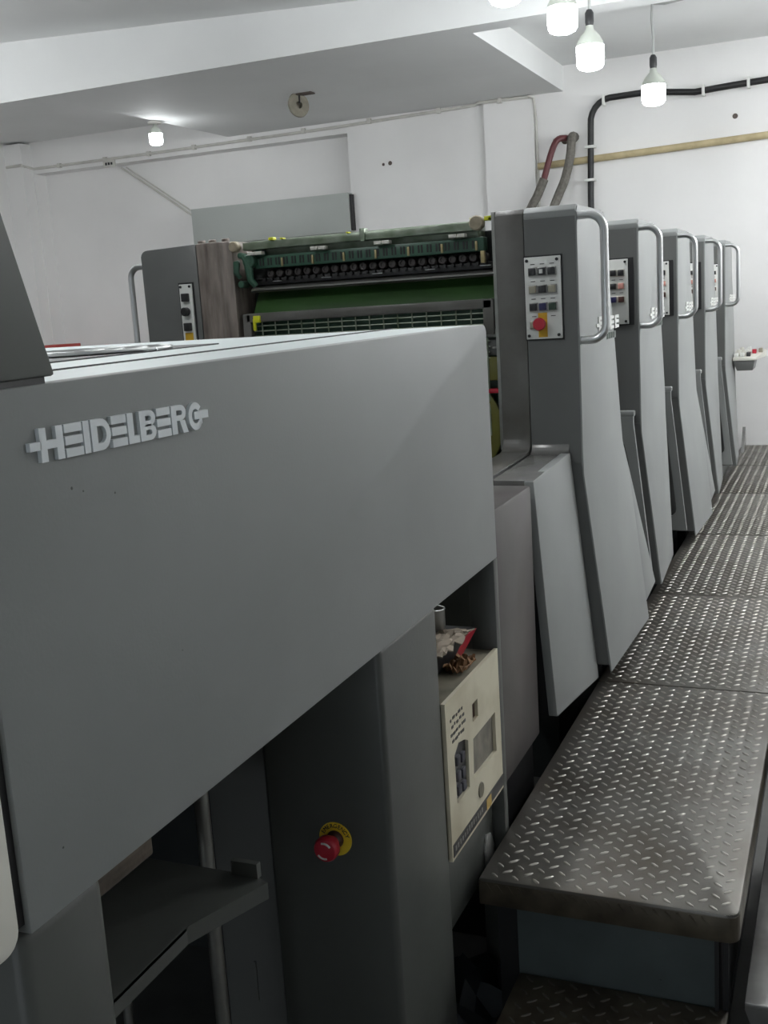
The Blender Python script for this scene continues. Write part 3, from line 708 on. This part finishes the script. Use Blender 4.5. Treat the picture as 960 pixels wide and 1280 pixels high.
for k in range(6):
    y0, y1 = seams[k], seams[k + 1] - .005
    b = MB(); b.prism(plate_outline(PX0, PX1, y0, y1, k == 0), 'z', ZP - .03, ZP, .007 if k == 0 else .0015)
    lugs(b, PX0 + .01, PX1 - .006, y0 + .008, y1 - .004, ZP - .0001)
    b.build('tread_plate', 'tread', W, 40, m2='lug')
b = MB(); b.prism([(x + (.002 if x > -.3 else 0), y - .001 if y < 2.6 else y) for x, y in plate_outline(PX0, PX1 - .001, seams[0], 10.04, True)], 'z', ZP - .072, ZP - .008, .003)
for i in range(20):
    x = PX0 + .03 + i * .0275
    b.hexa([(x, 2.3825, ZP - .03), (x + .006, 2.3825, ZP - .033), (x + .006, 2.387, ZP - .033), (x, 2.387, ZP - .03), (x - .014, 2.3825, ZP - .014), (x - .008, 2.3825, ZP - .012), (x - .008, 2.387, ZP - .010), (x - .014, 2.387, ZP - .012)])
b.build('plate_lip', 'treadfront', W)
b = MB(); b.box(-.745, -.262, 2.425, 2.432, FL, ZP - .07)
for x, z in ((-.39, -1.545), (-.39, -1.655)): b.lathe([(0, 0), (.003, 0), (.002, .002), (0, .002)], (x, 2.425, z), (0, -1, 0), 8)
b.build('riser_panel', 'riser', W)
b = MB(); b.box(-.262, -.252, 2.41, 10.0, FL, ZP - .07); b.box(-.244, -.232, 2.42, 2.46, FL, ZP - .07); b.box(-.80, -.75, 2.44, 2.47, FL, ZP - .07); b.box(-.80, -.25, 2.44, 10.0, FL, FL + .02)
b.build('support_frame', 'black', W)
ZS = -1.70
b = MB(); b.prism([(-.745, 2.424), (-.745, 1.98), (-.27, 1.98)] + [(-.25 + .02 * math.cos(math.radians(a)), 2.0 + .02 * math.sin(math.radians(a))) for a in (-60, -30, 0)] + [(-.23, 2.424)], 'z', ZS - .03, ZS, .006)
lugs(b, -.735, -.24, 1.99, 2.42, ZS - .0001, .028); b.build('step_plate', 'treadfront', W, 30, m2='tread')
b = MB(); b.box(-.735, -.24, 2.0, 2.42, FL, ZS - .031); b.build('step_support', 'black', W)
b = MB(); b.prism([(9.55, ZP), (9.78, ZP), (9.74, ZP + .20)], 'x', -.80, -.775); b.build('end_gusset', 'rub', W)
# low machine case and printed carton beyond the walkway
mc = empty('metal_case', 'low grey sheet metal case beside the walkway step', 'case', (.1, 2.6, FL))
MB().hexa([(-.12, 2.36, FL), (.45, 2.36, FL), (.45, 3.05, FL), (-.12, 3.05, FL), (-.190, 2.30, -1.60), (.5, 2.30, -1.60), (.5, 3.12, -1.60), (-.178, 3.12, -1.60)], .008).build('case_body', 'rub', mc)
MB().box(-.186, .5, 2.296, 3.13, -1.6, -1.585, .004).build('case_lid', 'rub', mc)
ct = empty('carton', 'small black carton with orange stripes beside the walkway edge', 'box', (-.1, 3.38, FL))
MB().box(-.17, .05, 3.24, 3.52, FL, -1.40, .004).build('carton_body', 'black', ct)
b = MB()
for z in (-1.425, -1.455): b.box(-.172, .052, 3.238, 3.522, z - .007, z + .007)
b.build('orange_stripes', 'orange', ct)

# ------------------------------------------------------------------ far wall: conduits, cables, fittings
yw = YW - .02
cd = MB(); path = [(-8.44, YW - .17, 1.70), (-8.235, YW - .175, 1.70), (-8.20, yw, 1.672), (-6.5, yw, 1.672), (-4.56, yw, 1.685), (-3.15, yw, 1.715), (-3.10, yw - .05, 1.722), (-2.63, yw - .05, 1.715)]
cd.tube(path, .014, 8)
cd.tube([(-2.63, yw - .05, 1.722), (-2.59, yw - .04, 1.70), (-2.585, yw, 1.5), (-2.58, yw, .75)], .013, 8)
o = cd.build('wall_conduit', 'pipew', None); recentre(o, (-5.5, yw, 1.68)); tag(o, 'white conduit along the top of the far wall', 'conduit')
for x in (-7.85, -7.25, -6.7, -6.15, -5.5, -4.9, -4.2, -3.5, -2.9):
    z = 1.672 if x < -6.5 else 1.672 + (x + 6.5) * .0125
    y = yw - (.05 if x > -3.1 else 0)
    MB().box(x - .02, x + .02, y - .022, y + .018, z - .024, z + .024, .004).build('conduit_clip', 'pipew', o)
yp = MB().tube([(-2.575, yw - .012, 1.118), (-1.6, yw - .012, 1.143), (-.5, yw - .012, 1.172), (.9, yw - .012, 1.20), (XR - .01, yw - .012, 1.23)], .030, 12).build('yellow_pipe', 'pipey', None)
recentre(yp, (-1., yw, 1.15)); tag(yp, 'long yellowed pipe on the white wall below the thick black cable', 'pipe')
MB().torus((-1.62, yw - .012, 1.1425), (1, 0, .03), .0285, .003, 16, 6).build('pipe_joint', 'pipey', yp)
bl = MB(); path = [(-2.10, yw - .05, FL + .005), (-2.10, yw - .05, .8), (-2.085, yw - .05, 1.40)] + [(-1.90 - .185 * math.cos(math.radians(a)), yw - .05, 1.43 + .19 * math.sin(math.radians(a))) for a in (10, 25, 40, 55, 70, 85)] + [(-1.6, yw - .05, 1.625), (-1.2, yw - .05, 1.575), (-.9, yw - .05, 1.59), (-.4, yw - .05, 1.605), (.6, yw - .05, 1.63), (XR - .03, yw - .05, 1.64)]
bl.tube(path, .027, 12); o = bl.build('black_cable', 'black', None); recentre(o, (-1.5, yw, 1.3)); tag(o, 'thick black cable bending along the far wall behind the bulb', 'cable')
for x, z, v in ((-2.09, 1.23, 1), (-2.098, .95, 1), (-1.965, 1.605, 0), (-1.52, 1.615, 0), (-1.13, 1.578, 0), (-.77, 1.594, 0)):
    b = MB()
    if v: b.box(x - .045, x + .045, yw - .085, yw - .015, z - .012, z + .012, .004)
    else: b.box(x - .012, x + .012, yw - .085, yw - .015, z - .045, z + .045, .004)
    b.build('cable_clip', 'white', o)
def smooth_path(P, n=6):
    P = [Vector(p) for p in P]; out = []
    for i in range(len(P) - 1):
        p0, p1, p2, p3 = P[max(i - 1, 0)], P[i], P[i + 1], P[min(i + 2, len(P) - 1)]
        for k in range(n):
            t = k / n; out.append(.5 * ((2 * p1) + (p2 - p0) * t + (2 * p0 - 5 * p1 + 4 * p2 - p3) * t * t + (3 * p1 - p0 - 3 * p2 + p3) * t ** 3))
    out.append(P[-1]); return out
hs = empty('red_hose', 'dark red hose looping out of a hole in the far wall into a grey sleeve', 'hose', (-2.45, 9.85, .9))
MB().tube(smooth_path([(-2.285, YW - .014, 1.325), (-2.31, 9.95, 1.325), (-2.365, 9.9, 1.31), (-2.415, 9.88, 1.215), (-2.466, 9.86, 1.05), (-2.49, 9.84, .96)]), .028, 10).build('hose', 'hosered', hs)
MB().tube(smooth_path([(-2.48, 9.84, .985), (-2.54, 9.82, .85), (-2.62, 9.8, .70), (-2.8, 9.7, .2), (-2.9, 9.6, -.5)]), .040, 10).build('sleeve', 'hosegrey', hs)
o = MB().tube(smooth_path([(-2.24, YW - .014, 1.335), (-2.245, 9.94, 1.32), (-2.25, 9.88, 1.16), (-2.30, 9.86, .965), (-2.385, 9.84, .774), (-2.6, 9.7, .2), (-2.7, 9.6, -.5)]), .040, 10).build('grey_hose', 'hosegrey', None)
recentre(o, (-2.3, 9.86, .9)); tag(o, 'grey brown hose coming out of the wall beside the red hose', 'hose')
wbx = empty('wall_box', 'long flat grey metal box on the far wall above the press', 'box', (-5.3, 10.02, .72))
MB().box(-6.215, -4.44, 9.965, YW + .06, .70, 1.065, .003).build('box_front', 'bluegrey', wbx)
MB().box(-6.18, -4.418, 9.985, YW + .03, .712, 1.05).build('box_side_shade', 'black', wbx)  # black strip past the right end stands in for the shaded side
def socket(name, x, z, label):
    t = empty(name, label, 'socket', (x, YW, z))
    MB().box(x - .075, x + .075, YW - .02, YW, z - .035, z + .035, .004).build('socket_plate', 'pipew', t)
    b = MB()
    for k in (-.035, 0, .035): b.box(x + k - .011, x + k + .011, YW - .024, YW - .019, z - .013, z + .013, .002)
    b.build('socket_holes', 'black', t)
socket('wall_socket', -7.21, 1.625 , 'small white socket strip just below the white wall conduit')
lc = MB()
lc.tube([(-7.2, YW + .185, 1.60), (-6.9, YW + .185, 1.40), (-6.1, YW + .185, .84)], .011, 6); lc.tube([(-7.14, YW + .185, 1.60), (-6.8, YW + .185, 1.37), (-6.0, YW + .185, .82)], .008, 6)
o = lc.build('thin_cable', 'pipew', None); recentre(o, (-6.6, YW + .19, 1.2)); tag(o, 'pair of thin white cables slanting down to the grey wall box', 'cable')
o = MB().box(-7.95, -7.58, 9.3, 9.7, FL, -.218, .004).build('red_crate', 'redpaint', None); recentre(o, (-7.77, 9.5, FL)); tag(o, 'red topped crate seen past the hood by the far wall', 'crate')

# ------------------------------------------------------------------ ceiling fittings
def pendant(x, y, zb, zceil, label, rad=.082, short=False, lit='bulb'):
    """LED bulb: zb is the middle of the diffuser"""
    T = empty('light_bulb', label, 'lamp', (x, y, zb), 'bare bulbs')
    s = rad / .082; b0 = zb - .075 * s
    MB().lathe([(0, 0), (.05 * s, .002 * s), (.070 * s, .012 * s), (.080 * s, .030 * s), (.082 * s, .05 * s), (.082 * s, .135 * s), (0, .135 * s)], (x, y, b0), (0, 0, 1), 28).build('diffuser', lit, T)
    MB().lathe([(.082 * s, .136 * s), (.078 * s, .155 * s), (.055 * s, .195 * s), (.026 * s, .225 * s), (.022 * s, .25 * s), (0, .25 * s)], (x, y, b0), (0, 0, 1), 24).build('neck', 'bulbneck', T)
    hd = MB().lathe([(0, .24 * s), (.020 * s, .24 * s), (.026 * s, .27 * s), (.026 * s, .32 * s), (.015 * s, .34 * s), (0, .34 * s)], (x, y, b0), (0, 0, 1), 18).build('lamp_holder', 'pipew' if short else 'btnblack', T)
    top = b0 + .335 * s
    if short:
        MB().lathe([(0, 0), (.06, 0), (.06, -.02), (0, -.02)], (x, y, zceil), (0, 0, 1), 20).build('ceiling_rose', 'pipew', T)
    if top < zceil: MB().tube([(x, y, top), (x + .004, y, (top * 2 + zceil) / 3), (x - .006, y, (top + zceil * 2) / 3), (x, y, zceil)], .009, 8).build('flex', 'wire', T)
    return T
def ceil_z(x): return 1.97 if x > -2.3 else 1.97 + (-2.3 - x) * (.33 / 6.16)
pendant(-1.281, 8.3, 1.33, ZC, 'lit bare bulb hanging lowest, in front of the black cable')
pendant(-1.433, 6.9, 1.365, ceil_z(-1.4), 'lit bare bulb with black holder hanging in front of the cross beam')
pendant(-1.456, 6.3, 1.462, ceil_z(-1.4), 'large lit bare bulb hanging higher than the bulb before the cross beam')
pendant(-1.575, 5.6, 1.482, ceil_z(-1.6), 'lit bare bulb hanging highest, only its bottom showing')
pendant(-5.785, 8.8, 1.585, 1.735, 'small lit bulb fixed to the edge of the ceiling soffit', .06, True)
# unseen bulbs added outside the frame to brighten the press and room
for (x, y, z, where) in ((.9, 8.5, 1.2, 'end'), (.9, 6.6, 1.2, 'second unit of the row'), (.9, 5.4, 1.2, 'stop button unit'), (2.0, 7.6, 1.3, 'aisle'), (2.0, 6.0, 1.3, 'aisle near the second unit'), (-2.5, 1.5, 1.6, 'hood'),
                         (-6.6, 5.4, 1.5, 'side wall'), (-1.6, 4.3, 1.6, 'top of the open unit'), (-3.2, 4.2, 1.6, 'back of the open unit'), (-7.6, 4.6, 1.5, 'room corner')):
    pendant(x, y, z, ceil_z(x) if y < YB0 else ZC, 'added fill bulb over the %s, out of view' % where, lit='bulbfill')
rg = empty('ceiling_ring', 'beige fibre disc hanging from a dark plate under the ceiling', 'fitting', (-4.18, 8.54, 1.73))
b = MB(); b.lathe([(.03, -.012), (.095, -.012), (.10, 0), (.095, .012), (.03, .012), (.026, 0), (.03, -.012)], (-4.20, 8.54, 1.648), (1., -.62, .05), 32); b.build('ring', 'disc', rg)
MB().cyl((-4.19, 8.54, 1.66), (-4.185, 8.54, 1.735), .008, 8).build('hook', 'black', rg)
MB().box(-4.20, -4.06, 8.5, 8.58, 1.722, 1.735, .003).build('plate', 'hole', rg)
o = MB().box(-6.55, -6.28, 7.75, 7.9, 1.93, 1.95, .003).build('ceiling_plate', 'hole', None); recentre(o, (-6.4, 7.8, 1.95)); tag(o, 'small dark plate on the ceiling behind the cross beam', 'fitting')
b = MB(); b.tube([(-1.281, 8.3, ZC - .012), (-1.2, 8.32, ZC - .02), (-1.05, 8.3, ZC - .012), (-.6, 8.35, ZC - .014), (1.0, 8.4, ZC - .014)], .014, 8); o = b.build('ceiling_cable', 'wire', None); recentre(o, (-.8, 8.3, ZC)); tag(o, 'loose white cable along the ceiling to the lowest bulb', 'cable')

# ------------------------------------------------------------------ camera, world, view
Rm = ((0.92178273, 0.38262991, -0.06253753), (0.01539635, -0.19729972, -0.98022231), (-0.38740102, 0.90258915, -0.18775858))
F = 1364.26
cam = bpy.data.cameras.new('camera'); co = bpy.data.objects.new('camera', cam); COL.objects.link(co)
cam.sensor_fit = 'AUTO'; cam.sensor_width = 36; cam.lens = 36 * F / 1280; cam.clip_start = .02
co.matrix_world = Matrix(((Rm[0][0], -Rm[1][0], -Rm[2][0], 0), (Rm[0][1], -Rm[1][1], -Rm[2][1], 0), (Rm[0][2], -Rm[1][2], -Rm[2][2], H), (0, 0, 0, 1)))
S.camera = co
wd = bpy.data.worlds.new('world'); wd.use_nodes = True; wd.node_tree.nodes['Background'].inputs['Color'].default_value = (.6, .65, .7, 1); wd.node_tree.nodes['Background'].inputs['Strength'].default_value = 2.6
S.world = wd
S.view_settings.view_transform = 'Standard'; S.view_settings.look = 'None'; S.view_settings.gamma = 1; S.view_settings.use_curve_mapping = False
S.view_settings.exposure = .15
S.cycles.max_bounces = 8; S.cycles.diffuse_bounces = 5; S.cycles.use_denoising = True
